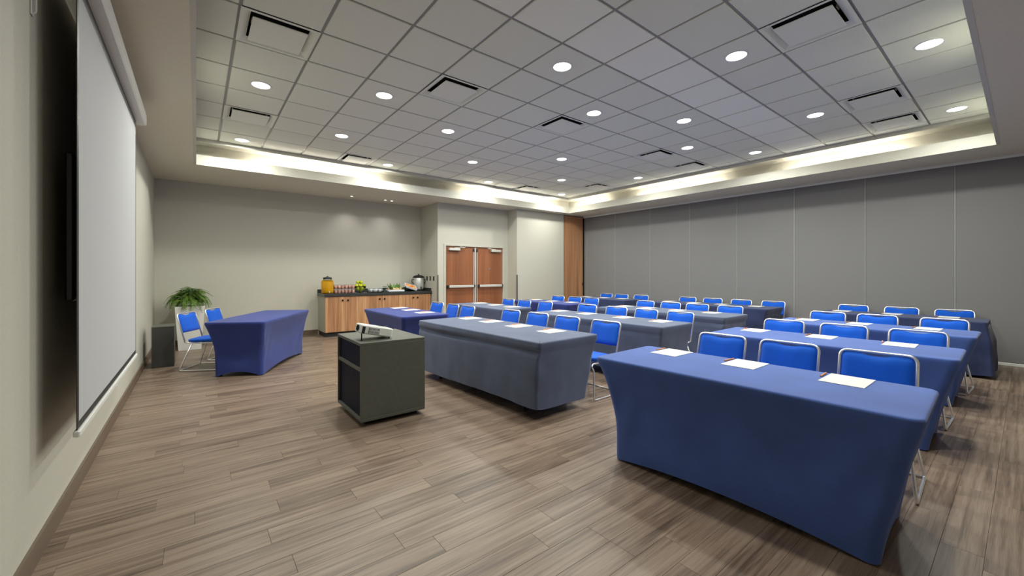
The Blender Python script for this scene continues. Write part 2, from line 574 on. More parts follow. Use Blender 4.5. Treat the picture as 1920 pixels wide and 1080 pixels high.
obj('fascia', MB().box(CX1, CX1 + 0.02, CY0, CY1 + 0.02, ZC - 0.055, ZC + 0.002).box(CX0, CX1, CY1, CY1 + 0.02, ZC - 0.055, ZC + 0.002), M['cove'], ceil)
xs = [CX0] + [GX + GT * i for i in range(0, 14)] + [CX1]
ys = [CY0] + [GY + GT * j for j in range(0, 13)] + [CY1]
for x in xs[1:-1]:
    obj('grid_runner', MB().box(x - 0.012, x + 0.012, CY0, CY1, ZC + 0.010, ZC + 0.014), M['runner'], ceil)
for y in ys[1:-1]:
    obj('grid_runner', MB().box(CX0, CX1, y - 0.012, y + 0.012, ZC + 0.0102, ZC + 0.0142), M['runner'], ceil)
LIGHTS = [(0, 8), (2, 7), (0, 12), (2, 10), (4, 8), (4, 12), (6, 10), (4, 4), (6, 5), (8, 8), (8, 4), (6, 2), (10, 5), (12, 4), (12, 8),
          (10, 2), (8, 0), (12, 0), (8, 12), (10, 10), (12, 12), (4, 0)]
VENTS = [(0, 6), (0, 10), (3, 6), (3, 12), (6, 6), (10, 6), (6, 1), (10, 1), (12, 1), (12, 6), (10, 12), (12, 10)]
def tile_mb(w, d, hole=0.0):
    mb = MB()
    g, e = 0.013, 0.004
    a, b, c_, dd = g, w - g, g, d - g
    if not hole:
        mb.add([(a + e, c_ + e, 0), (b - e, c_ + e, 0), (b - e, dd - e, 0), (a + e, dd - e, 0),
                (a, c_, e), (b, c_, e), (b, dd, e), (a, dd, e), (a, c_, 0.016), (b, c_, 0.016), (b, dd, 0.016), (a, dd, 0.016)],
               [(3, 2, 1, 0), (0, 1, 5, 4), (1, 2, 6, 5), (2, 3, 7, 6), (3, 0, 4, 7), (4, 5, 9, 8), (5, 6, 10, 9), (6, 7, 11, 10), (7, 4, 8, 11), (8, 9, 10, 11)])
    return mb
cache = {}
for i in range(len(xs) - 1):
    for j in range(len(ys) - 1):
        ci, cj = i - 1, j - 1
        if (ci, cj) in VENTS:
            continue
        w, d = xs[i + 1] - xs[i], ys[j + 1] - ys[j]
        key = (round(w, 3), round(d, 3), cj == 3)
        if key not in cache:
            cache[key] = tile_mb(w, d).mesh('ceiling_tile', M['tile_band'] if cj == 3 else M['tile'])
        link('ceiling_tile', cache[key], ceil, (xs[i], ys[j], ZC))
# access hatch lines on the strip above the partition
obj('soffit_hatch', MB().cbox(8.95, 9.5, 7.55, 8.35, ZS - 0.006, ZS, 0.002), M['soffit'], ceil)

def cell(i, j):
    return (GX + GT * (i + 0.5), GY + GT * (j + 0.5))

ORD = ['first', 'second', 'third', 'fourth', 'fifth', 'sixth', 'seventh', 'eighth']
ring_me = MB().lathe([(0.091, 0.004), (0.091, -0.002), (0.096, -0.005), (0.108, -0.004), (0.111, 0.0), (0.111, 0.004)], 32).mesh('trim_ring', M['white_metal'], True)
lens_me = MB().lathe([(0.091, -0.0015), (0.091, 0.003)], 32).mesh('lens', M['lens'])
cols = sorted({c for c, _ in LIGHTS})
for (i, j) in LIGHTS:
    x, y = cell(i, j)
    order = sorted([r for c, r in LIGHTS if c == i], reverse=True).index(j)
    t = thing('downlight', 'round glowing ceiling downlight, %s line from screen wall, %s from doors' % (ORD[cols.index(i)], ORD[order]), 'downlight',
              (x, y, ZC), 0, 'recessed ceiling downlights')
    link('trim_ring', ring_me, t)
    link('lens', lens_me, t)
    ld = bpy.data.lights.new('downlight_lamp', 'AREA')
    ld.shape = 'DISK'
    ld.size = 0.175
    ld.energy = DOWNLIGHT_W
    ld.spread = math.radians(172)
    ld.color = (0.985, 1.0, 0.90)
    lo = bpy.data.objects.new('lamp', ld)
    C.objects.link(lo)
    lo.parent = t
    lo.location = (0, 0, -0.006)

# square plaque diffusers
def diffuser_meshes():
    h = GT / 2 - 0.004
    pan = MB()
    lv = [(h, 0.0), (h - 0.018, -0.002), (h - 0.03, 0.0), (0.226, 0.03)]
    vs_ = []
    for a, z in lv:
        vs_ += [(-a, -a, z), (a, -a, z), (a, a, z), (-a, a, z)]
    fs = []
    for k in range(len(lv) - 1):
        for e in range(4):
            f = (e + 1) % 4
            fs.append((k * 4 + e, k * 4 + 4 + e, k * 4 + 4 + f, k * 4 + f))
    pan.add(vs_, fs)
    nk = MB().box(-0.228, 0.228, -0.228, 0.228, 0.12, 0.125).box(-0.230, -0.226, -0.24, 0.24, 0.03, 0.12).box(0.226, 0.230, -0.24, 0.24, 0.03, 0.12).box(-0.226, 0.226, -0.230, -0.226, 0.03, 0.12).box(-0.226, 0.226, 0.226, 0.230, 0.03, 0.12)
    pl = MB().cbox(-0.213, 0.213, -0.213, 0.213, -0.012, -0.002, 0.003)
    return pan.mesh('pan', M['plaque']), nk.mesh('duct', M['black']), pl.mesh('plaque', M['plaque'])
pan_me, duct_me, plaque_me = diffuser_meshes()
clip_me = MB().box(-0.006, 0.006, -0.03, 0.03, -0.001, 0.02).mesh('hanger', M['white_metal'])
vcols = sorted({c for c, _ in VENTS})
for (i, j) in VENTS:
    x, y = cell(i, j)
    order = sorted([r for c, r in VENTS if c == i], reverse=True).index(j)
    t = thing('air_diffuser', 'square white plaque air diffuser, %s line from screen wall, %s from doors' % (ORD[vcols.index(i)], ORD[order]), 'air vent',
              (x, y, ZC), 0, 'ceiling air diffusers')
    link('pan', pan_me, t)
    link('duct', duct_me, t)
    link('plaque', plaque_me, t)
    for a in range(4):
        link('hanger', clip_me, t, (0.2 * math.cos(a * PI / 2), 0.2 * math.sin(a * PI / 2), 0.06), (0, 0, a * PI / 2))

# cove LED tubes lying behind the lip
def led(name, x0, x1, y0, y1, label):
    t = thing('cove_light', label, 'light', ((x0 + x1) / 2, (y0 + y1) / 2, ZS + 0.03), 0, 'light tubes hidden in the cove')
    hx, hy = (x1 - x0) / 2, (y1 - y0) / 2
    obj('batten', MB().cbox(-hx - (0.01 if hx < 0.1 else 0), hx + (0.01 if hx < 0.1 else 0), -hy - (0.01 if hy < 0.1 else 0), hy + (0.01 if hy < 0.1 else 0), 0, 0.08, 0.004), M['white_metal'], t)
    obj('tube', MB().cbox(-hx, hx, -hy, hy, 0.08, 0.105, 0.006), M['led'], t)
far_segs = [(0.75, 3.15), (5.15, 8.35)]
right_segs = [(7.1, 8.35), (4.0, 6.2), (1.15, 2.85)]
for a, b in far_segs:
    led('far', a, b, 8.50, 8.52, 'hidden light tube in the far cove, %s end' % ('screen wall' if a < 4 else 'partition'))
for a, b in right_segs:
    led('right', 8.85, 8.87, a, b, 'hidden light tube in the cove above the partition, %s stretch' % ('far' if a > 7 else 'middle' if a > 3 else 'near'))
# small spots in the soffit that wash the far wall
for x, nm in ((2.83, 'left'), (3.62, 'middle'), (3.78, 'right')):
    t = thing('soffit_spot', 'tiny recessed spot washing far wall above the buffet, %s one' % nm, 'spotlight', (x, 9.62, ZS), 0, 'soffit spots')
    obj('bezel', MB().lathe([(0.026, 0.001), (0.03, -0.003), (0.04, -0.002), (0.042, 0.001)], 20), M['white_metal'], t, True)
    obj('lens', MB().lathe([(0.026, -0.0015), (0.026, 0.001)], 20), M['lens'], t)
    ld = bpy.data.lights.new('spot_lamp', 'SPOT')
    ld.energy = 15 if nm == 'left' else 8
    ld.spot_size = math.radians(95)
    ld.spot_blend = 0.95
    ld.shadow_soft_size = 0.02
    ld.color = (1.0, 0.97, 0.95)
    lo = bpy.data.objects.new('lamp', ld)
    C.objects.link(lo)
    lo.parent = t
    lo.location = (0, 0, -0.01)
    lo.rotation_euler = (math.radians(10), 0, 0)

# ------------------------------------------------------------------ projection screen and TV on the screen wall
ps = thing('projection_screen', 'large white pull-down projection screen hanging on the left wall', 'screen', (-0.48, 4.25, 0))
obj('housing', MB().cbox(-0.045, 0.075, -1.42, 1.39, 2.925, 3.045, 0.012), M['white_metal'], ps)
fab = obj('fabric', MB().box(-0.0015, 0.0015, -1.225, 1.235, 0.635, 2.86), M['screen'], ps)
obj('border', MB().box(-0.0017, 0.0019, -1.262, -1.225, 0.595, 2.93).box(-0.0017, 0.0019, 1.235, 1.262, 0.595, 2.93)
    .box(-0.0017, 0.0019, -1.225, 1.235, 0.595, 0.635).box(-0.0017, 0.0019, -1.225, 1.235, 2.86, 2.93), M['dark_grey'], fab)
obj('bottom_bar', MB().cbox(-0.012, 0.014, -1.275, 1.275, 0.565, 0.597, 0.005), M['white_metal'], ps)
for yy in (-1.27, 1.24):
    obj('bracket', MB().box(-0.133, 0.0, yy, yy + 0.03, 3.045, 3.06).box(-0.133, -0.125, yy, yy + 0.03, 2.90, 3.06), M['white_metal'], ps)
obj('pull_tab', MB().cbox(-0.004, 0.006, -0.04, 0.04, 0.545, 0.567, 0.003), M['white_metal'], ps)
br = thing('wall_bracket', 'small white bracket high on the wall left of screen', 'bracket', (XL, 2.90, 2.62))
obj('plate', MB().cbox(0, 0.006, -0.018, 0.018, 0.0, 0.16, 0.002), M['white_metal'], br)
obj('hook', MB().tube(rounded([(0.004, 0, 0.10), (0.016, 0, 0.10), (0.016, 0, 0.02), (0.006, 0, 0.01)], 0.006), 0.004, 8), M['white_metal'], br)
tv = thing('television', 'flat dark television mounted on wall behind the screen', 'television', (XL, 3.99, 1.245))
obj('shell', MB().cbox(0.045, 0.08, -0.73, 0.73, 0, 0.825, 0.008), M['tv'], tv)
obj('display', MB().box(0.0798, 0.0815, -0.715, 0.715, 0.02, 0.81), M['black'], tv)
obj('mount', MB().box(0, 0.045, -0.2, 0.2, 0.2, 0.6), M['dark_grey'], tv)

# ------------------------------------------------------------------ chair
def make_chair():
    # local: faces -X, backrest at +X
    root = thing('conference_chair', '', 'chair', (0, 0, 0), 0, 'blue chairs with chrome frames')
    hw = 0.213
    # seat cushion: rounded slab
    def pad(w0, w1, d0, d1, th, seg=6, crown=0.012):
        mb = MB()
        n = 12
        vs_, fs = [], []
        levels = [(-th, 0.86), (-th * 0.75, 0.97), (-th * 0.35, 1.0), (-th * 0.1, 0.985), (0.0, 0.93), (crown, 0.6)]
        cnt = 32
        for z, k in levels:
            for q in range(cnt):
                a = 2 * PI * q / cnt
                ca, sa = math.cos(a), math.sin(a)
                e = 0.42 if k > 0.9 else 0.5
                px = math.copysign(abs(ca) ** e, ca)
                py = math.copysign(abs(sa) ** e, sa)
                x = (d0 + d1) / 2 + (d1 - d0) / 2 * k * px
                f = (px + 1) / 2
                y = (w0 * (1 - f) + w1 * f) * k * py
                vs_.append((x, y, z))
        for l_ in range(len(levels) - 1):
            for q in range(cnt):
                r = (q + 1) % cnt
                fs.append((l_ * cnt + q, l_ * cnt + r, (l_ + 1) * cnt + r, (l_ + 1) * cnt + q))
        fs.append(tuple(range(cnt - 1, -1, -1)))
        fs.append(tuple((len(levels) - 1) * cnt + q for q in range(cnt)))
        return mb.add(vs_, fs)
    se = obj('seat', pad(0.225, 0.205, -0.26, 0.165, 0.05), M['chair_blue'], root, True, (0, 0, 0.452), (0, math.radians(2.5), 0))
    # back frame: inverted U of chrome tube, leaning back
    def bp(y, z):   # point on the leaning back plane
        t = (z - 0.40) / 0.42
        return (0.155 + 0.115 * t, y, z)
    path = [bp(-hw, 0.405), bp(-hw, 0.80), bp(-hw + 0.0, 0.815), bp(hw, 0.815), bp(hw, 0.80), bp(hw, 0.405)]
    path = [bp(-hw, 0.405), bp(-hw, 0.815), bp(hw, 0.815), bp(hw, 0.405)]
    obj('back_frame', MB().tube(rounded(path, 0.055, 6), 0.0105, 8), M['chrome'], root, True)
    # backrest pad with a dished top edge leaving a handle gap
    mb = MB()
    nx, nz = 16, 8
    grid = {}
    vs_, fs = [], []
    w = hw - 0.008
    for side, off in ((0, -0.02), (1, 0.016)):
        for iz in range(nz + 1):
            for ix in range(nx + 1):
                u = ix / nx * 2 - 1
                v = iz / nz
                top = 0.803 - 0.016 * math.exp(-(u / 0.36) ** 4)
                bot = 0.545
                z = bot + (top - bot) * v
                ed = min(1 - abs(u), 0.12) / 0.12
                ev = min(min(v, 1 - v), 0.14) / 0.14
                k = (1 - (1 - ed) ** 2) ** 0.5 * 0.75 + 0.25
                k2 = (1 - (1 - ev) ** 2) ** 0.5 * 0.75 + 0.25
                r = 0.035
                # rounded corners
                yy = u * w
                if abs(u) > 0.86 and v > 0.9:
                    z -= 0.012 * (abs(u) - 0.86) / 0.14 * (v - 0.9) / 0.1
                px, py, pz = bp(yy, z)
                vs_.append((px + off * k * k2 + 0.006 * (u * u), py, pz))
    st = (nx + 1) * (nz + 1)
    for iz in range(nz):
        for ix in range(nx):
            a = iz * (nx + 1) + ix
            fs.append((a, a + nx + 1, a + nx + 2, a + 1))
            fs.append((st + a, st + a + 1, st + a + nx + 2, st + a + nx + 1))
    for ix in range(nx):
        fs.append((ix, ix + 1, st + ix + 1, st + ix))
        a = nz * (nx + 1) + ix
        fs.append((a + 1, a, st + a, st + a + 1))
    for iz in range(nz):
        a, b = iz * (nx + 1), (iz + 1) * (nx + 1)
        fs.append((b, a, st + a, st + b))
        a, b = a + nx, b + nx
        fs.append((a, b, st + b, st + a))
    obj('backrest', mb.add(vs_, fs), M['chair_blue'], root, True)
    # sled legs, one chrome loop for each side
    for s_ in (-1, 1):
        y0, y1 = s_ * 0.195, s_ * 0.25
        pth = [(0.155, s_ * hw, 0.41), (0.10, y0, 0.392), (-0.235, y0, 0.392), (-0.262, y0 + s_ * 0.012, 0.36), (-0.24, y0 + s_ * 0.022, 0.33),
               (-0.275, y1, 0.0105), (0.215, y1, 0.0105), (0.085, y0, 0.385)]
        obj('leg', MB().tube(rounded(pth, 0.03, 4), 0.0095, 8), M['chrome'], root, True)
    obj('crossbar', MB().tube([(0.215, -0.25, 0.012), (0.215, 0.25, 0.012)], 0.008, 6).tube([(0.06, -0.195, 0.392), (0.06, 0.195, 0.392)], 0.008, 6), M['chrome'], root, True)
    return root
chair0 = make_chair()
chair_used = [False]
def place_chair(x, y, rz, label, group):
    c = chair0 if not chair_used[0] else copy_tree(chair0)
    chair_used[0] = True
    c.location = (x, y, 0)
    c.rotation_euler = (0, 0, rz)
    c['label'] = label
    c['group'] = group
    return c

# ------------------------------------------------------------------ covered tables
def cover_mb(L, W, style, seed=0, hem=0.13, Ax=0.05, Ay=0.15, arch=0.05, fold=0.0, tuck=0.0, near_p=2.8, Bx=0.0):
    rnd = random.Random(seed)
    r = 0.055 if style == 'stretch' else 0.03
    hx, hy = W / 2, L / 2
    per = []     # x, y, nx, ny, corner weight
    def side(p, q, n, nrm):
        for k in range(n):
            t = (k + 0.5) / n
            per.append((p[0] + (q[0] - p[0]) * t, p[1] + (q[1] - p[1]) * t, nrm[0], nrm[1], abs(t * 2 - 1)))
    def corner(cx, cy, a0):
        for k in range(6):
            a = a0 + PI / 2 * k / 5
            per.append((cx + r * math.cos(a), cy + r * math.sin(a), math.cos(a), math.sin(a), 1.0))
    nl, ns = 44, 20
    side((hx, -hy + r), (hx, hy - r), nl, (1, 0)); corner(hx - r, hy - r, 0)
    side((hx - r, hy), (-hx + r, hy), ns, (0, 1)); corner(-hx + r, hy - r, PI / 2)
    side((-hx, hy - r), (-hx, -hy + r), nl, (-1, 0)); corner(-hx + r, -hy + r, PI)
    side((-hx + r, -hy), (hx - r, -hy), ns, (0, -1)); corner(hx - r, -hy + r, 1.5 * PI)
    n = len(per)
    ph = [rnd.uniform(0, 6.28) for _ in range(8)]
    vs_, fs = [], []
    ztop = 0.752
    rings = [('t', 0.035, ztop), ('t', 0.012, ztop), ('t', 0.003, ztop - 0.004), ('t', 0.0, ztop - 0.014), ('t', 0.001, ztop - 0.032)]
    levels = [k / 22 for k in range(1, 23)]
    for kind, ins, z in rings:
        for (x, y, nx, ny, cw) in per:
            vs_.append((x - nx * ins, y - ny * ins, z))
    s_acc = [0.0]
    for a, b in zip(per, per[1:]):
        s_acc.append(s_acc[-1] + math.hypot(a[0] - b[0], a[1] - b[1]))
    for t in levels:
        for idx, (x, y, nx, ny, cw) in enumerate(per):
            s = s_acc[idx]
            pe = 2.8 if y > 0 else near_p
            prof = 1 - (1 - t) ** (2.8 + (pe - 2.8) * min(1.0, abs(y) / hy) ** 4)
            if style == 'stretch':
                hemz = 0.008 + arch * (1 - cw ** 2.2)
                z = (ztop - 0.032) + (hemz - ztop + 0.032) * t
                X = x * (1 - Ax * prof / hx)
                Y = y * (1 - Ay * prof / hy)
                conc = 0.022 * (1 - cw ** 2) * math.sin(PI * min(t * 1.1, 1))
                cr = 0.004 * math.sin(s * 23 + t * 9 + ph[0]) * math.exp(-((1 - cw) / 0.25) ** 2) * math.sin(PI * t)
                X -= nx * (conc - cr)
                Y -= ny * (conc - cr)
            else:
                lift = 0.09 * max(0, (cw - 0.86) / 0.14) ** 2 * (1 if y > 0 or nx > 0 else 0.1)
                hz = hem + lift + 0.012 * math.sin(s * 2.3 + ph[1])
                z = (ztop - 0.032) + (hz - ztop + 0.032) * t
                X = x * (1 - Ax * prof / hx)
                Y = y * (1 - Ay * prof / hy)
                X -= Bx * t * (x / hx + 1) / 2
                tk = tuck * (math.exp(-((z - 0.652 - 0.01 * math.sin(s * 2 + ph[2])) / 0.024) ** 2) - 0.55 * math.exp(-((z - 0.70) / 0.018) ** 2))
                tk *= (0.55 + 0.45 * math.sin(s * 1.7 + ph[3]) ** 2) * (0.15 + 0.85 * nx * nx)
                fl = fold * t ** 0.8 * (math.sin(s * 13 + 2.2 * t + ph[4]) + 0.6 * math.sin(s * 29 + ph[5]) + 0.5 * math.sin(s * 6 - 5 * t + ph[6]))
                dg = 0.008 * math.sin(s * 9 + z * 16 + ph[7]) * math.exp(-((1 - cw) / 0.3) ** 2) * math.sin(PI * min(1, t * 1.2))
                X -= nx * (tk - fl - dg)
                Y -= ny * (tk - fl - dg)
            vs_.append((X, Y, z))
    tot = len(rings) + len(levels)
    for k in range(tot - 1):
        for i in range(n):
            j = (i + 1) % n
            fs.append((k * n + j, k * n + i, (k + 1) * n + i, (k + 1) * n + j))
    ctr = len(vs_)
    for kx, ky in ((0.72, 0.9), (0.36, 0.7)):
        for (x, y, nx, ny, cw) in per:
            vs_.append((x * kx, y * ky, ztop))
    for i in range(n):
        j = (i + 1) % n
        fs.append((i, j, ctr + j, ctr + i))
        fs.append((ctr + i, ctr + j, ctr + n + j, ctr + n + i))
    vs_ += [(0, -hy * 0.35, ztop), (0, hy * 0.35, ztop)]
    a, b = ctr + 2 * n, ctr + 2 * n + 1
    for i in range(n):
        j = (i + 1) % n
        yi, yj = per[i][1] > 0, per[j][1] > 0
        p, q = ctr + n + i, ctr + n + j
        if yi == yj:
            fs.append((p, q, b if yi else a))
        elif yj:
            fs.append((p, q, b, a))
        else:
            fs.append((p, q, a, b))
    return MB().add(vs_, fs)

def make_table(x0, x1, y0, y1, mat, label, group, rz=0.0, **kw):
    cx_, cy_ = (x0 + x1) / 2, (y0 + y1) / 2
    W, L = x1 - x0, y1 - y0
    t = thing('banquet_table', label, 'table', (cx_, cy_, 0), rz, group)
    o = obj('cover', cover_mb(L, W, **kw), M[mat], t, True)
    obj('tabletop', MB().cbox(-W / 2 + 0.03, W / 2 - 0.03, -L / 2 + 0.03, L / 2 - 0.03, 0.712, 0.745, 0.006), M['dark_grey'], t)
    ax, ay = kw.get('Ax', 0.05) + 0.05, kw.get('Ay', 0.15) + 0.06
    if kw['style'] == 'loose':
        ax, ay = 0.14, 0.36
    for sx in (-1, 1):
        for sy in (-1, 1):
            obj('leg', MB().tube([(sx * (W / 2 - ax), sy * (L / 2 - ay), 0.012), (sx * (W / 2 - ax - 0.02), sy * (L / 2 - ay - 0.03), 0.715)], 0.016, 8)
                .lathe([(0.022, 0), (0.024, 0.012), (0.018, 0.022)], 10, (sx * (W / 2 - ax), sy * (L / 2 - ay), 0)), M['leg'], t, True)
    return t

ROWN = ['front row', 'second row', 'third row', 'back row']
BLKN = ['near block', 'middle block', 'far block']
ST = dict(style='stretch')
TABLES = {   # block, row: extents, material, shape
    (0, 0): ((2.47, 3.23, 0.285, 2.09), 'cover_blue', 'blue stretch cover', dict(style='stretch', Ax=0.045, Ay=0.155, arch=0.045, near_p=1.25), math.radians(2.0)),
    (0, 1): ((4.44, 5.18, 0.31, 2.17), 'cover_blue', 'blue stretch cover', dict(style='stretch', Ax=0.05, Ay=0.17, arch=0.05, near_p=1.3), math.radians(1.0)),
    (0, 2): ((6.16, 6.90, 0.31, 2.17), 'cover_blue', 'blue stretch cover', dict(style='stretch', Ax=0.05, Ay=0.17, arch=0.05, near_p=1.3), 0.0),
    (0, 3): ((8.20, 8.91, 0.32, 2.18), 'cover_navy', 'dark navy loose cloth', dict(style='loose', hem=0.03, Ax=0.0, Ay=-0.05, fold=0.012, tuck=0.0), 0.0),
    (1, 0): ((2.46, 3.33, 2.80, 5.20), 'cover_slate', 'slate loose cloth above visible black feet', dict(style='loose', hem=0.11, Ax=-0.01, Ay=0.035, fold=0.003, tuck=0.03, Bx=0.16), math.radians(2.2)),
    (1, 1): ((4.38, 5.13, 2.70, 5.14), 'cover_slate', 'slate loose cloth', dict(style='loose', hem=0.10, Ax=0.03, Ay=0.05, fold=0.004, tuck=0.012), math.radians(0.5)),
    (1, 2): ((6.08, 6.88, 2.72, 5.10), 'cover_slate', 'slate loose cloth', dict(style='loose', hem=0.10, Ax=0.03, Ay=0.06, fold=0.006, tuck=0.034), 0.0),
    (1, 3): ((8.08, 8.87, 2.88, 5.30), 'cover_navy', 'dark navy loose cloth', dict(style='loose', hem=0.08, Ax=0.02, Ay=0.08, fold=0.014, tuck=0.0), 0.0),
    (2, 0): ((2.40, 3.19, 5.69, 7.45), 'cover_indigo', 'indigo stretch cover', dict(style='stretch', Ax=0.08, Ay=0.16, arch=0.05), 0.0),
    (2, 1): ((4.30, 5.02, 5.78, 7.60), 'cover_slate', 'slate stretch cover', dict(style='stretch', Ax=0.06, Ay=0.13, arch=0.05), 0.0),
    (2, 2): ((6.05, 6.78, 5.84, 7.68), 'cover_indigo', 'indigo stretch cover', dict(style='stretch', Ax=0.06, Ay=0.13, arch=0.05), 0.0),
    (2, 3): ((8.05, 8.78, 5.92, 7.78), 'cover_navy', 'dark navy loose cloth', dict(style='loose', hem=0.06, Ax=0.0, Ay=0.02, fold=0.008, tuck=0.0), 0.0),
}
for (b, r), (ext, mat, desc, kw, rz) in TABLES.items():
    make_table(*ext, mat, 'long table in %s, %s of the %s' % (desc, ROWN[r], BLKN[b]), 'training tables in rows', rz, seed=b * 10 + r, **kw)
# presenter table at an angle
pt = make_table(0.83 - 0.37, 0.83 + 0.37, 7.28 - 0.913, 7.28 + 0.913, 'cover_indigo', 'angled presenter table in indigo stretch cover near the fern', None,
                -math.radians(29), seed=50, style='stretch', Ax=0.07, Ay=0.13, arch=0.055)
if 'group' in pt:
    del pt['group']

# seats: chair back x, then y for each seat, then sheet positions
SEATS = {
    (0, 0): (3.95, [1.79, 1.24, 0.67], [(3.06, 1.79), (3.08, 1.24), (3.09, 0.67)]),
    (0, 1): (5.78, [1.86, 1.29, 0.69], [(5.00, 1.90), (5.02, 1.29), (5.03, 0.71)]),
    (0, 2): (7.52, [1.85, 1.29, 0.66], [(6.72, 1.89), (6.72, 1.33), (6.73, 0.71)]),
    (0, 3): (9.48, [1.96, 1.32, 0.70], [(8.75, 1.96), (8.74, 1.32), (8.74, 0.71)]),
    (1, 0): (3.86, [4.92, 4.30, 3.72, 3.09], [(3.10, 4.93), (3.12, 4.44), (3.12, 3.85), (3.13, 3.28)]),
    (1, 1): (5.57, [4.88, 4.24, 3.69, 3.12], [(4.92, 4.96), (4.94, 4.35), (4.95, 3.66), (4.94, 3.05)]),
    (1, 2): (7.22, [4.80, 4.24, 3.70, 3.13], [(6.68, 4.89), (6.67, 4.37), (6.67, 3.79), (6.67, 3.19)]),
    (1, 3): (9.18, [4.96, 4.36, 3.77, 3.15], [(8.62, 5.10), (8.63, 4.52), (8.65, 3.93), (8.67, 3.28)]),
    (2, 0): (3.83, [7.28, 6.68, 6.14], [(2.99, 7.24), (2.99, 6.72), (2.97, 6.13)]),
    (2, 1): (5.50, [7.14, 6.58, 5.93], [(4.86, 7.34), (4.83, 6.72), (4.81, 6.13)]),
    (2, 2): (7.15, [7.23, 6.67, 6.15], [(6.57, 7.43), (6.54, 6.82), (6.60, 6.27)]),
    (2, 3): (9.00, [7.22, 6.70, 6.09], [(8.56, 7.56), (8.54, 6.93), (8.56, 6.35)]),
}
paper_me = MB().box(-0.1395, 0.1395, -0.108, 0.108, 0, 0.003).mesh('paper_sheet', M['paper'])
def pencil_meshes():
    b = MB().tube([(-0.07, 0, 0), (0.055, 0, 0)], 0.005, 6)
    t = MB()
    t.add([(0.055, 0.004 * math.cos(a * PI / 3), 0.004 * math.sin(a * PI / 3)) for a in range(6)] + [(0.074, 0, 0)],
          [(a, (a + 1) % 6, 6) for a in range(6)])
    return b.mesh('barrel', M['pencil']), t.mesh('tip', M['pencil_tip'])
barrel_me, tip_me = pencil_meshes()
rs = random.Random(11)
POS3 = ['seat farthest from camera', 'middle seat', 'seat nearest camera']
POS4 = ['seat farthest from camera', 'second farthest seat', 'second nearest seat', 'seat nearest camera']
for (b, r), (xb, ysq, papers) in SEATS.items():
    names = POS3 if len(ysq) == 3 else POS4
    xn = max(xb, TABLES[(b, r)][0][1] + 0.60 + (0.03 if b == 1 else 0))
    xn = min(xn, XR - 0.11)
    for k, yy in enumerate(ysq):
        yy = yy * xn / xb
        rot = rs.uniform(-0.05, 0.05)
        if (b, r) == (2, 0):
            rot = (0.10, -0.02, 0.03)[k]
        place_chair(xn - 0.27, yy, rot, 'blue padded chrome chair, %s, %s, %s' % (ROWN[r], BLKN[b], names[k]), 'blue chairs behind the tables')
    for k, (px, py) in enumerate(papers):
        rz = rs.uniform(-0.03, 0.03)
        p = link('paper_sheet', paper_me, None, (px, py, 0.7522), (0, 0, rz))
        tag(p, 'blank white sheet, %s, %s, %s' % (ROWN[r], BLKN[b], names[k]), 'paper', 'blank sheets on the tables')
        t = thing('pencil', 'short orange pencil beside sheet, %s, %s, %s' % (ROWN[r], BLKN[b], names[k]), 'pencil',
                  (px + 0.055, py + 0.128, 0.7572), rz + rs.uniform(-0.12, 0.12), 'pencils on the tables')
        link('barrel', barrel_me, t)
        link('tip', tip_me, t)
# presenter chairs: face the angled table
fwd = math.radians(-29)
place_chair(0.115, 7.55, fwd + PI, 'blue padded chrome chair at presenter table, nearest camera', 'presenter chairs')
place_chair(0.445, 8.21, fwd + PI, 'blue padded chrome chair at presenter table, farther one half hidden', 'presenter chairs')

# ------------------------------------------------------------------ projector cart
ct = thing('media_cart', 'dark grey open media cart carrying the white projector', 'cart', (1.485, 4.09, 0))
hx, hy, z0, z1 = 0.315, 0.38, 0.045, 0.765
th = 0.024
obj('top', MB().cbox(-hx, hx, -hy, hy, z1 - 0.028, z1, 0.003), M['cart'], ct)
obj('bottom', MB().cbox(-hx, hx, -hy, hy, z0, z0 + 0.03, 0.003), M['cart'], ct)
for s_ in (-1, 1):
    obj('side_panel', MB().cbox(-hx, hx, min(s_ * hy, s_ * (hy - th)), max(s_ * hy, s_ * (hy - th)), z0 + 0.03, z1 - 0.028, 0.002), M['cart'], ct)
obj('back_panel', MB().box(hx - 0.02, hx, -hy + th, hy - th, z0 + 0.03, z1 - 0.028), M['cart'], ct)
obj('shelf', MB().cbox(-hx + 0.004, hx - 0.02, -hy + th, hy - th, 0.50, 0.53, 0.002), M['cart'], ct)
lin_ = MB()
for za, zb in ((z0 + 0.032, 0.499), (0.531, z1 - 0.03)):
    lin_.box(hx - 0.026, hx - 0.021, -hy + th + 0.001, hy - th - 0.001, za, zb)
    for s_ in (-1, 1):
        yq = s_ * (hy - th - 0.002)
        lin_.box(-hx + 0.03, hx - 0.026, min(yq, yq - s_ * 0.002), max(yq, yq - s_ * 0.002), za, zb)
obj('lining', lin_, M['cart_in'], ct)
for za, zb in ((z0 + 0.032, 0.499), (0.531, z1 - 0.03)):
    obj('recessed_panel', MB().box(-hx + 0.022, -hx + 0.032, -hy + th + 0.001, hy - th - 0.001, za, zb), M['cart_in'], ct)
obj('plinth', MB().box(-hx + 0.06, hx - 0.06, -hy + 0.07, hy - 0.07, 0.0, z0), M['black'], ct)

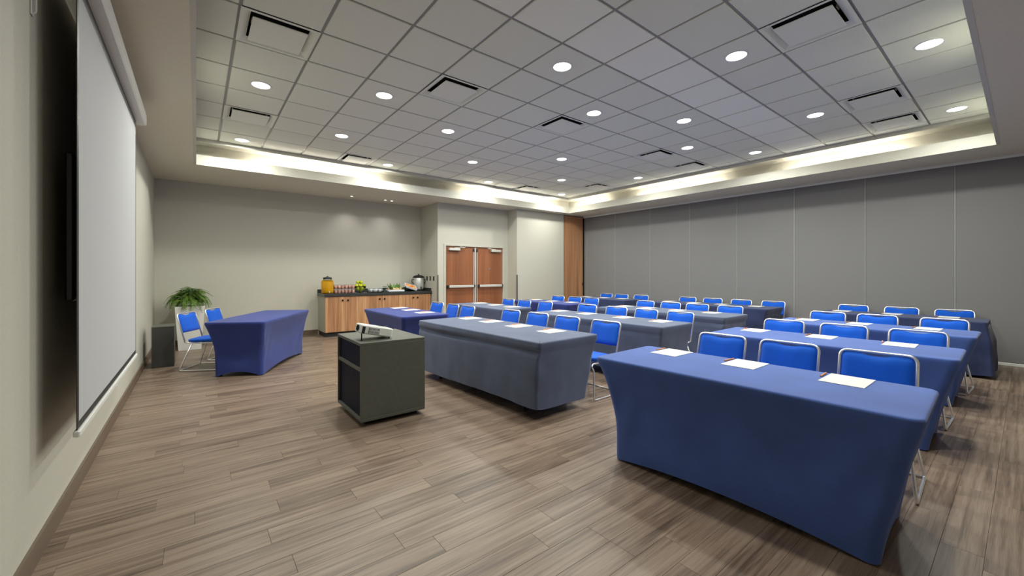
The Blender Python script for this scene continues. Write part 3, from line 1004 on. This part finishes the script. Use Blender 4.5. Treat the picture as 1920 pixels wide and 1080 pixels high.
pj = thing('projector', 'white desktop projector tilted up on its front foot', 'projector', (1.505, 3.835, 0.765))
tilt = math.radians(12.5)
Rt = Matrix.Rotation(tilt, 4, 'Y')
body = link('body', MB().cbox(-0.30, 0.0, 0.0, 0.21, 0.006, 0.092, 0.01).mesh('body', M['projector']), pj, (0, 0, 0), (0, tilt, 0))
obj('intake_frame', MB().cbox(-0.230, -0.128, -0.0035, 0.0, 0.018, 0.078, 0.001), M['white_metal'], body)
for k in range(9):
    for q in range(2):
        obj('grille_slot', MB().box(-0.237 + k * 0.012, -0.2295 + k * 0.012, -0.0045, -0.003, 0.022 + q * 0.028, 0.045 + q * 0.028), M['vent'], body)
obj('port', MB().box(-0.298, -0.272, -0.004, 0.001, 0.012, 0.075), M['black'], body)
obj('lens', MB().lathe([(0.02, 0), (0.03, 0.0), (0.03, 0.02), (0.024, 0.02), (0.022, 0.012)], 20), M['black'], body, True, (-0.29, 0.12, 0.05), (0, -PI / 2, 0))
obj('control_pad', MB().box(-0.12, -0.05, 0.06, 0.15, 0.0915, 0.0935), M['vent'], body)
fx = -0.285 * math.cos(tilt)
obj('front_foot', MB().tube([(fx, 0.03, 0.0), (fx, 0.03, 0.072)], 0.006, 8).lathe([(0.012, 0), (0.012, 0.006)], 10, (fx, 0.03, 0)), M['black'], pj)
obj('rear_foot', MB().lathe([(0.01, 0), (0.01, 0.008)], 10, (-0.02, 0.02, 0)).lathe([(0.01, 0), (0.01, 0.008)], 10, (-0.02, 0.19, 0)), M['black'], pj)

# dark box in the corner by the screen wall
bx = thing('box_cabinet', 'dark grey upright box standing by left wall near fern', 'box', (-0.39, 8.12, 0))
obj('body', MB().cbox(-0.128, 0.128, -0.20, 0.20, 0.0, 0.59, 0.004), M['box'], bx)
obj('lid', MB().cbox(-0.13, 0.13, -0.203, 0.203, 0.591, 0.61, 0.004), M['cart'], bx)

# ------------------------------------------------------------------ potted fern
pf = thing('potted_fern', 'bushy green fern in a tall white tapered planter', 'plant', (-0.09, 9.60, 0))
def taper(b, t, z0, z1, inner=0.018):
    mb = MB()
    lv = [(b, z0), (t, z1), (t - inner, z1), (t - inner - 0.01, z1 - 0.06)]
    vs_ = []
    for a, z in lv:
        vs_ += [(-a, -a, z), (a, -a, z), (a, a, z), (-a, a, z)]
    fs = [(3, 2, 1, 0)]
    for k in range(len(lv) - 1):
        for e in range(4):
            f = (e + 1) % 4
            fs.append((k * 4 + e, k * 4 + f, k * 4 + 4 + f, k * 4 + 4 + e))
    return mb.add(vs_, fs)
obj('pot', taper(0.165, 0.215, 0, 0.80), M['pot'], pf)
obj('soil', MB().box(-0.185, 0.185, -0.185, 0.185, 0.74, 0.75), M['soil'], pf)
def frond_mesh(seed):
    rn = random.Random(seed)
    mb = MB()
    N = 17
    pts = []
    for k in range(N + 1):
        t = k / N
        a = 1.25 * t - 0.1
        pts.append(Vector((0.235 * math.sin(a * 1.15) / math.sin(1.25), 0, 0.16 * math.sin(2.1 * t) - 0.30 * t ** 2.2)))
    mb.tube([tuple(p) for p in pts], 0.0025, 4)
    for k in range(2, N + 1):
        t = k / N
        p = pts[k]
        tg = (pts[k] - pts[k - 1]).normalized()
        ll = 0.070 * math.sin(PI * min(1, 0.22 + 0.78 * t)) ** 0.7 + 0.014
        wd = 0.011
        for s_ in (-1, 1):
            d = (tg * 0.5 + Vector((0, s_ * 1.0, -0.35 + rn.uniform(-0.3, 0.3)))).normalized()
            a, b = p + tg * wd * 0.5, p - tg * wd * 0.5
            m1, m2 = p + d * ll * 0.5 + tg * wd * 0.75, p + d * ll * 0.5 - tg * wd * 0.75
            tip = p + d * ll + Vector((0, 0, -0.25 * ll))
            mb.add([tuple(a), tuple(b), tuple(m2), tuple(tip), tuple(m1)], [(0, 1, 2, 4), (4, 2, 3)])
    return mb.mesh('frond', M['fern'])
frs = [frond_mesh(i) for i in range(4)]
rf = random.Random(5)
for k in range(190):
    a = k * 2.39996
    q = 1 - (k + 0.5) / 190 * 1.12          # cosine of the polar angle: top of the dome first
    el = math.asin(max(-0.12, min(1, q)))
    dx, dy, dz = math.cos(el) * math.cos(a), math.cos(el) * math.sin(a), math.sin(el)
    r0 = rf.uniform(0.05, 0.17)
    f = link('frond', frs[k % 4], pf, (dx * r0 * 1.05, dy * r0 * 1.05, 0.845 + dz * r0 * 0.95),
             (rf.uniform(-0.4, 0.4), -el * 0.85 + rf.uniform(-0.2, 0.2), a + rf.uniform(-0.4, 0.4)))
    f.scale = (rf.uniform(0.5, 0.82),) * 3
for a, sc in ((1.9, 0.9), (2.6, 0.75), (0.5, 0.75)):
    f = link('frond', frs[0], pf, (0.0, 0.0, 0.95), (0.2, -1.5, a))
    f.scale = (sc,) * 3

# ------------------------------------------------------------------ buffet
CX = [2.205, 3.04, 3.875, 4.715]
CYF = 9.40
knob_me = MB().lathe([(0.009, 0.0), (0.009, 0.012), (0.021, 0.016), (0.022, 0.024), (0.010, 0.028)], 14).mesh('knob', M['black'], True)
for k in range(3):
    t = thing('buffet_cabinet', 'wood-grain two-door buffet cabinet, %s of three under the counter' % ('leftmost', 'middle one', 'rightmost')[k], 'cabinet',
              (CX[k], CYF, 0), 0, 'buffet cabinets')
    w = CX[k + 1] - CX[k]
    obj('body', MB().box(0.001, w - 0.001, 0.02, YF - CYF - 0.004, 0.10, 0.884), M['cab_side'], t)
    obj('toe_kick', MB().box(0.02 if k == 0 else 0, w, 0.065, YF - CYF - 0.004, 0, 0.10), M['dark_grey'], t)
    for q in range(2):
        dx0 = 0.003 + q * (w / 2)
        dx1 = dx0 + w / 2 - 0.004
        d = obj('door', MB().cbox(dx0, dx1, 0.0, 0.019, 0.105, 0.882, 0.0015), M['cab_wood'], t)
        link('knob', knob_me, d, ((w / 2 - 0.058) if q == 0 else (w / 2 + 0.058), 0.0, 0.80), (PI / 2, 0, 0))
top_ = thing('countertop', 'continuous dark stone counter with backsplash on the buffet', 'countertop', (CX[0], CYF, 0.90))
LW = CX[3] - CX[0]
obj('slab', MB().cbox(-0.015, LW + 0.03, -0.02, YF - CYF - 0.003, -0.015, 0.05, 0.004), M['counter'], top_)
obj('backsplash', MB().cbox(-0.015, LW + 0.03, YF - CYF - 0.025, YF - CYF - 0.003, 0.05, 0.13, 0.003), M['counter'], top_)
obj('side_splash', MB().cbox(LW + 0.010, LW + 0.03, 0.02, YF - CYF - 0.026, 0.05, 0.125, 0.003), M['counter'], top_)
ZT = 0.9502
# juice dispenser
t = thing('juice_jar', 'large glass jar of orange juice at buffet left end', 'jar', (2.29, 9.56, ZT))
obj('juice', MB().lathe([(0.02, 0.006), (0.10, 0.008), (0.123, 0.03), (0.123, 0.26), (0.10, 0.285), (0.02, 0.286)], 28), M['juice'], t, True)
obj('glass', MB().lathe([(0.10, 0.0), (0.127, 0.025), (0.127, 0.27), (0.10, 0.305), (0.085, 0.32), (0.085, 0.33)], 28), M['glass'], t, True)
obj('lid', MB().lathe([(0.088, 0.325), (0.092, 0.33), (0.092, 0.355), (0.06, 0.365), (0.02, 0.37), (0.02, 0.385), (0.0, 0.386)], 28), M['dark_grey'], t, True)
obj('tap', MB().tube([(0, -0.125, 0.05), (0, -0.165, 0.05), (0, -0.165, 0.025)], 0.01, 8), M['steel'], t, True)
# pink drinks, two tiers
g_me = MB().lathe([(0.026, 0.0), (0.031, 0.004), (0.036, 0.092), (0.0365, 0.096)], 18).mesh('cup', M['glass'], True)
p_me = MB().lathe([(0.024, 0.006), (0.029, 0.008), (0.033, 0.08), (0.03, 0.081)], 18).mesh('drink', M['pink'], True)
for tier in range(2):
    for rw in range(2):
        for k in range(6):
            t = thing('drink_cup', 'clear cup of pink drink in tiers beside the juice jar', 'cup',
                      (2.455 + k * 0.075, 9.52 + rw * 0.085, ZT + tier * 0.0995), 0, 'cups of pink drink')
            link('glass', g_me, t)
            link('drink', p_me, t)
t = thing('cup_shelf', 'thin clear shelf between two tiers of pink drinks', 'shelf', (2.6425, 9.5625, ZT + 0.0965))
obj('panel', MB().box(-0.24, 0.24, -0.09, 0.09, 0.0, 0.0028), M['glass'], t)
# bowl of green apples
bw = thing('fruit_bowl', 'glass bowl of green apples on the buffet', 'bowl', (3.01, 9.60, ZT))
obj('bowl', MB().lathe([(0.06, 0.0), (0.07, 0.006), (0.125, 0.09), (0.135, 0.15), (0.131, 0.15), (0.12, 0.092), (0.064, 0.012)], 28), M['glass'], bw, True)
a_me = MB().lathe([(0.004, -0.030), (0.018, -0.034), (0.032, -0.02), (0.039, 0.004), (0.034, 0.026), (0.018, 0.034), (0.003, 0.026)], 14).mesh('flesh', M['apple'], True)
s_me = MB().tube([(0, 0, 0.026), (0.003, 0, 0.046)], 0.002, 5).mesh('stem', M['soil'])
spots = [(0.0, 0.0, 0.045)] + [(0.073 * math.cos(a * PI / 2.5), 0.073 * math.sin(a * PI / 2.5), 0.088) for a in range(5)] + [(0.0, 0.0, 0.118)] \
    + [(0.092 * math.cos(a * PI / 3 + 0.4), 0.092 * math.sin(a * PI / 3 + 0.4), 0.163) for a in range(6)] + [(0.0, 0.0, 0.19)] \
    + [(0.052 * math.cos(a * PI / 1.5 + 0.9), 0.052 * math.sin(a * PI / 1.5 + 0.9), 0.243) for a in range(3)]
for q, (ax, ay, az) in enumerate(spots):
    t = thing('apple', 'green apple piled in the glass bowl', 'apple', (3.01 + ax, 9.60 + ay, ZT + az), q * 1.3, 'apples in the bowl')
    t.rotation_euler = (0.3 * math.sin(q), 0.3 * math.cos(q * 2), q * 1.3)
    link('flesh', a_me, t)
    link('stem', s_me, t)
# tray of white cups
t = thing('serving_tray', 'black tray holding white cups on the buffet', 'tray', (3.37, 9.62, ZT))
obj('tray', MB().lathe([(0.17, 0.0), (0.19, 0.004), (0.2, 0.018), (0.194, 0.018), (0.185, 0.008)], 32), M['black'], t, True)
c_me = MB().lathe([(0.026, 0.0), (0.03, 0.003), (0.042, 0.06), (0.044, 0.072), (0.041, 0.072), (0.028, 0.008)], 18).mesh('bowl', M['cup_white'], True)
h_me = MB().tube(rounded([(0.036, 0, 0.058), (0.064, 0, 0.056), (0.06, 0, 0.024), (0.034, 0, 0.02)], 0.015, 4), 0.004, 6).mesh('handle', M['cup_white'], True)
for q in range(8):
    a = q * 2 * PI / 7
    pos = (3.37, 9.62) if q == 7 else (3.37 + 0.125 * math.cos(a), 9.62 + 0.125 * math.sin(a))
    t = thing('coffee_cup', 'white coffee cup standing on the black tray', 'cup', (pos[0], pos[1], ZT + 0.0085), a * 2.2, 'cups on the tray')
    link('bowl', c_me, t)
    link('handle', h_me, t)
t = thing('glass_jar', 'clear empty glass jar right of the white cups', 'jar', (3.585, 9.56, ZT))
obj('glass', MB().lathe([(0.045, 0.0), (0.052, 0.004), (0.054, 0.11), (0.046, 0.125), (0.046, 0.135), (0.043, 0.135), (0.043, 0.122), (0.05, 0.108), (0.048, 0.008)], 22), M['glass'], t, True)
# sandwich platter with greens
pl = thing('sandwich_platter', 'white platter of sandwiches framed by green leaves', 'platter', (3.85, 9.58, ZT))
obj('platter', MB().cbox(-0.20, 0.20, -0.12, 0.12, 0.0, 0.05, 0.012), M['cup_white'], pl)
leaf_me = MB()
lv = []
for k in range(9):
    t_ = k / 8
    wq = 0.045 * math.sin(PI * (0.08 + 0.92 * t_) ** 0.8) + 0.002
    zq = 0.06 * t_ + 0.012 * math.sin(k * 2.5)
    lv += [(0.15 * t_, -wq, zq + 0.012 * math.sin(k * 4)), (0.15 * t_, 0, zq - 0.008), (0.15 * t_, wq, zq + 0.012 * math.cos(k * 4))]
lfs = []
for k in range(8):
    for q in range(2):
        a = k * 3 + q
        lfs.append((a, a + 3, a + 4, a + 1))
leaf_me = leaf_me.add(lv, lfs).mesh('lettuce_leaf', M['lettuce'], True)
for (lx, ly, lz, ra, up) in ((-0.09, 0.05, 0.05, 2.3, 0.6), (-0.08, 0.0, 0.05, 3.0, 0.9), (-0.06, 0.06, 0.05, 2.0, 0.8), (0.09, 0.05, 0.05, 0.8, 0.6),
                             (0.08, 0.02, 0.05, 0.1, 0.9), (0.06, 0.06, 0.05, 1.0, 0.8), (0.02, 0.07, 0.05, 1.5, 0.6), (-0.12, -0.06, 0.06, 4.2, 0.1), (0.13, -0.06, 0.06, -1.0, 0.1)):
    link('lettuce_leaf', leaf_me, pl, (lx, ly, lz), (0, -up, ra))
bun_me = MB().lathe([(0.03, 0.0), (0.036, 0.006), (0.037, 0.02), (0.028, 0.036), (0.012, 0.043), (0.002, 0.044)], 14).mesh('sandwich', M['bread'], True)
for k in range(8):
    b = link('sandwich', bun_me, None, (3.85 - 0.135 + 0.09 * (k % 4), 9.535 + 0.075 * (k // 4), ZT + 0.051), (0, 0, k))
    tag(b, 'small round sandwich bun on the white platter', 'sandwich', 'sandwiches on the platter')
# tilted fruit tray
ft = thing('fruit_tray', 'tilted white tray of cut orange fruit before the urn', 'tray', (4.225, 9.53, ZT))
tr_ = obj('tray', MB().cbox(-0.15, 0.15, -0.09, 0.09, 0.0, 0.012, 0.003).box(-0.15, 0.15, -0.09, -0.08, 0.012, 0.045).box(-0.15, 0.15, 0.08, 0.09, 0.012, 0.045)
          .box(-0.15, -0.14, -0.08, 0.08, 0.012, 0.045).box(0.14, 0.15, -0.08, 0.08, 0.012, 0.045), M['cup_white'], ft, False, (0.0, 0.0, 0.095), (0.5, 0.30, 0))
obj('stand', MB().box(-0.12, -0.11, -0.03, 0.06, 0, 0.12).box(0.10, 0.11, -0.03, 0.06, 0, 0.05).box(-0.12, 0.11, 0.05, 0.06, 0, 0.05), M['black'], ft)
sl_me = MB().lathe([(0.004, -0.016), (0.02, -0.013), (0.027, 0.0), (0.02, 0.013), (0.004, 0.016)], 12).mesh('fruit_piece', M['orange'], True)
sl2 = sl_me.copy()
sl2.materials[0] = M['melon']
Mx = Matrix.Translation((4.225, 9.53, ZT + 0.095)) @ (Matrix.Rotation(0.30, 4, 'Y') @ Matrix.Rotation(0.5, 4, 'X'))
for k in range(15):
    p = Mx @ Vector((-0.105 + 0.052 * (k % 5), -0.05 + 0.05 * (k // 5), 0.03 + 0.006 * (k % 2)))
    q = link('fruit_piece', sl_me if k % 3 else sl2, None, p, (0.5, 0.3, k * 1.1))
    tag(q, ('bright orange' if k % 3 else 'pale yellow') + ' fruit piece in the tilted tray', 'fruit', 'fruit pieces in the tray')
# coffee urn
ur = thing('coffee_urn', 'steel coffee urn with black domed lid', 'urn', (4.565, 9.78, ZT))
obj('tank', MB().lathe([(0.10, 0.03), (0.125, 0.035), (0.128, 0.05), (0.128, 0.33), (0.122, 0.345)], 32), M['steel'], ur, True)
obj('base', MB().lathe([(0.115, 0.0), (0.12, 0.004), (0.12, 0.032), (0.10, 0.034)], 32), M['black'], ur, True)
ld_ = obj('lid', MB().lathe([(0.15, 0.338), (0.153, 0.345), (0.15, 0.358), (0.10, 0.39), (0.04, 0.405), (0.012, 0.408)], 32), M['black'], ur, True)
obj('knob', MB().lathe([(0.012, 0.405), (0.012, 0.415), (0.022, 0.42), (0.02, 0.432), (0.004, 0.434)], 16), M['black'], ld_, True)
for s_ in (-1, 1):
    obj('handle', MB().tube(rounded([(s_ * 0.127, 0, 0.30), (s_ * 0.185, 0, 0.295), (s_ * 0.185, 0, 0.20), (s_ * 0.127, 0, 0.19)], 0.03, 4), 0.009, 8), M['black'], ur, True)
obj('tap', MB().tube([(0, -0.125, 0.075), (0, -0.17, 0.075), (0, -0.175, 0.05)], 0.011, 8).tube([(0, -0.155, 0.08), (0, -0.155, 0.115)], 0.007, 6), M['black'], ur, True)
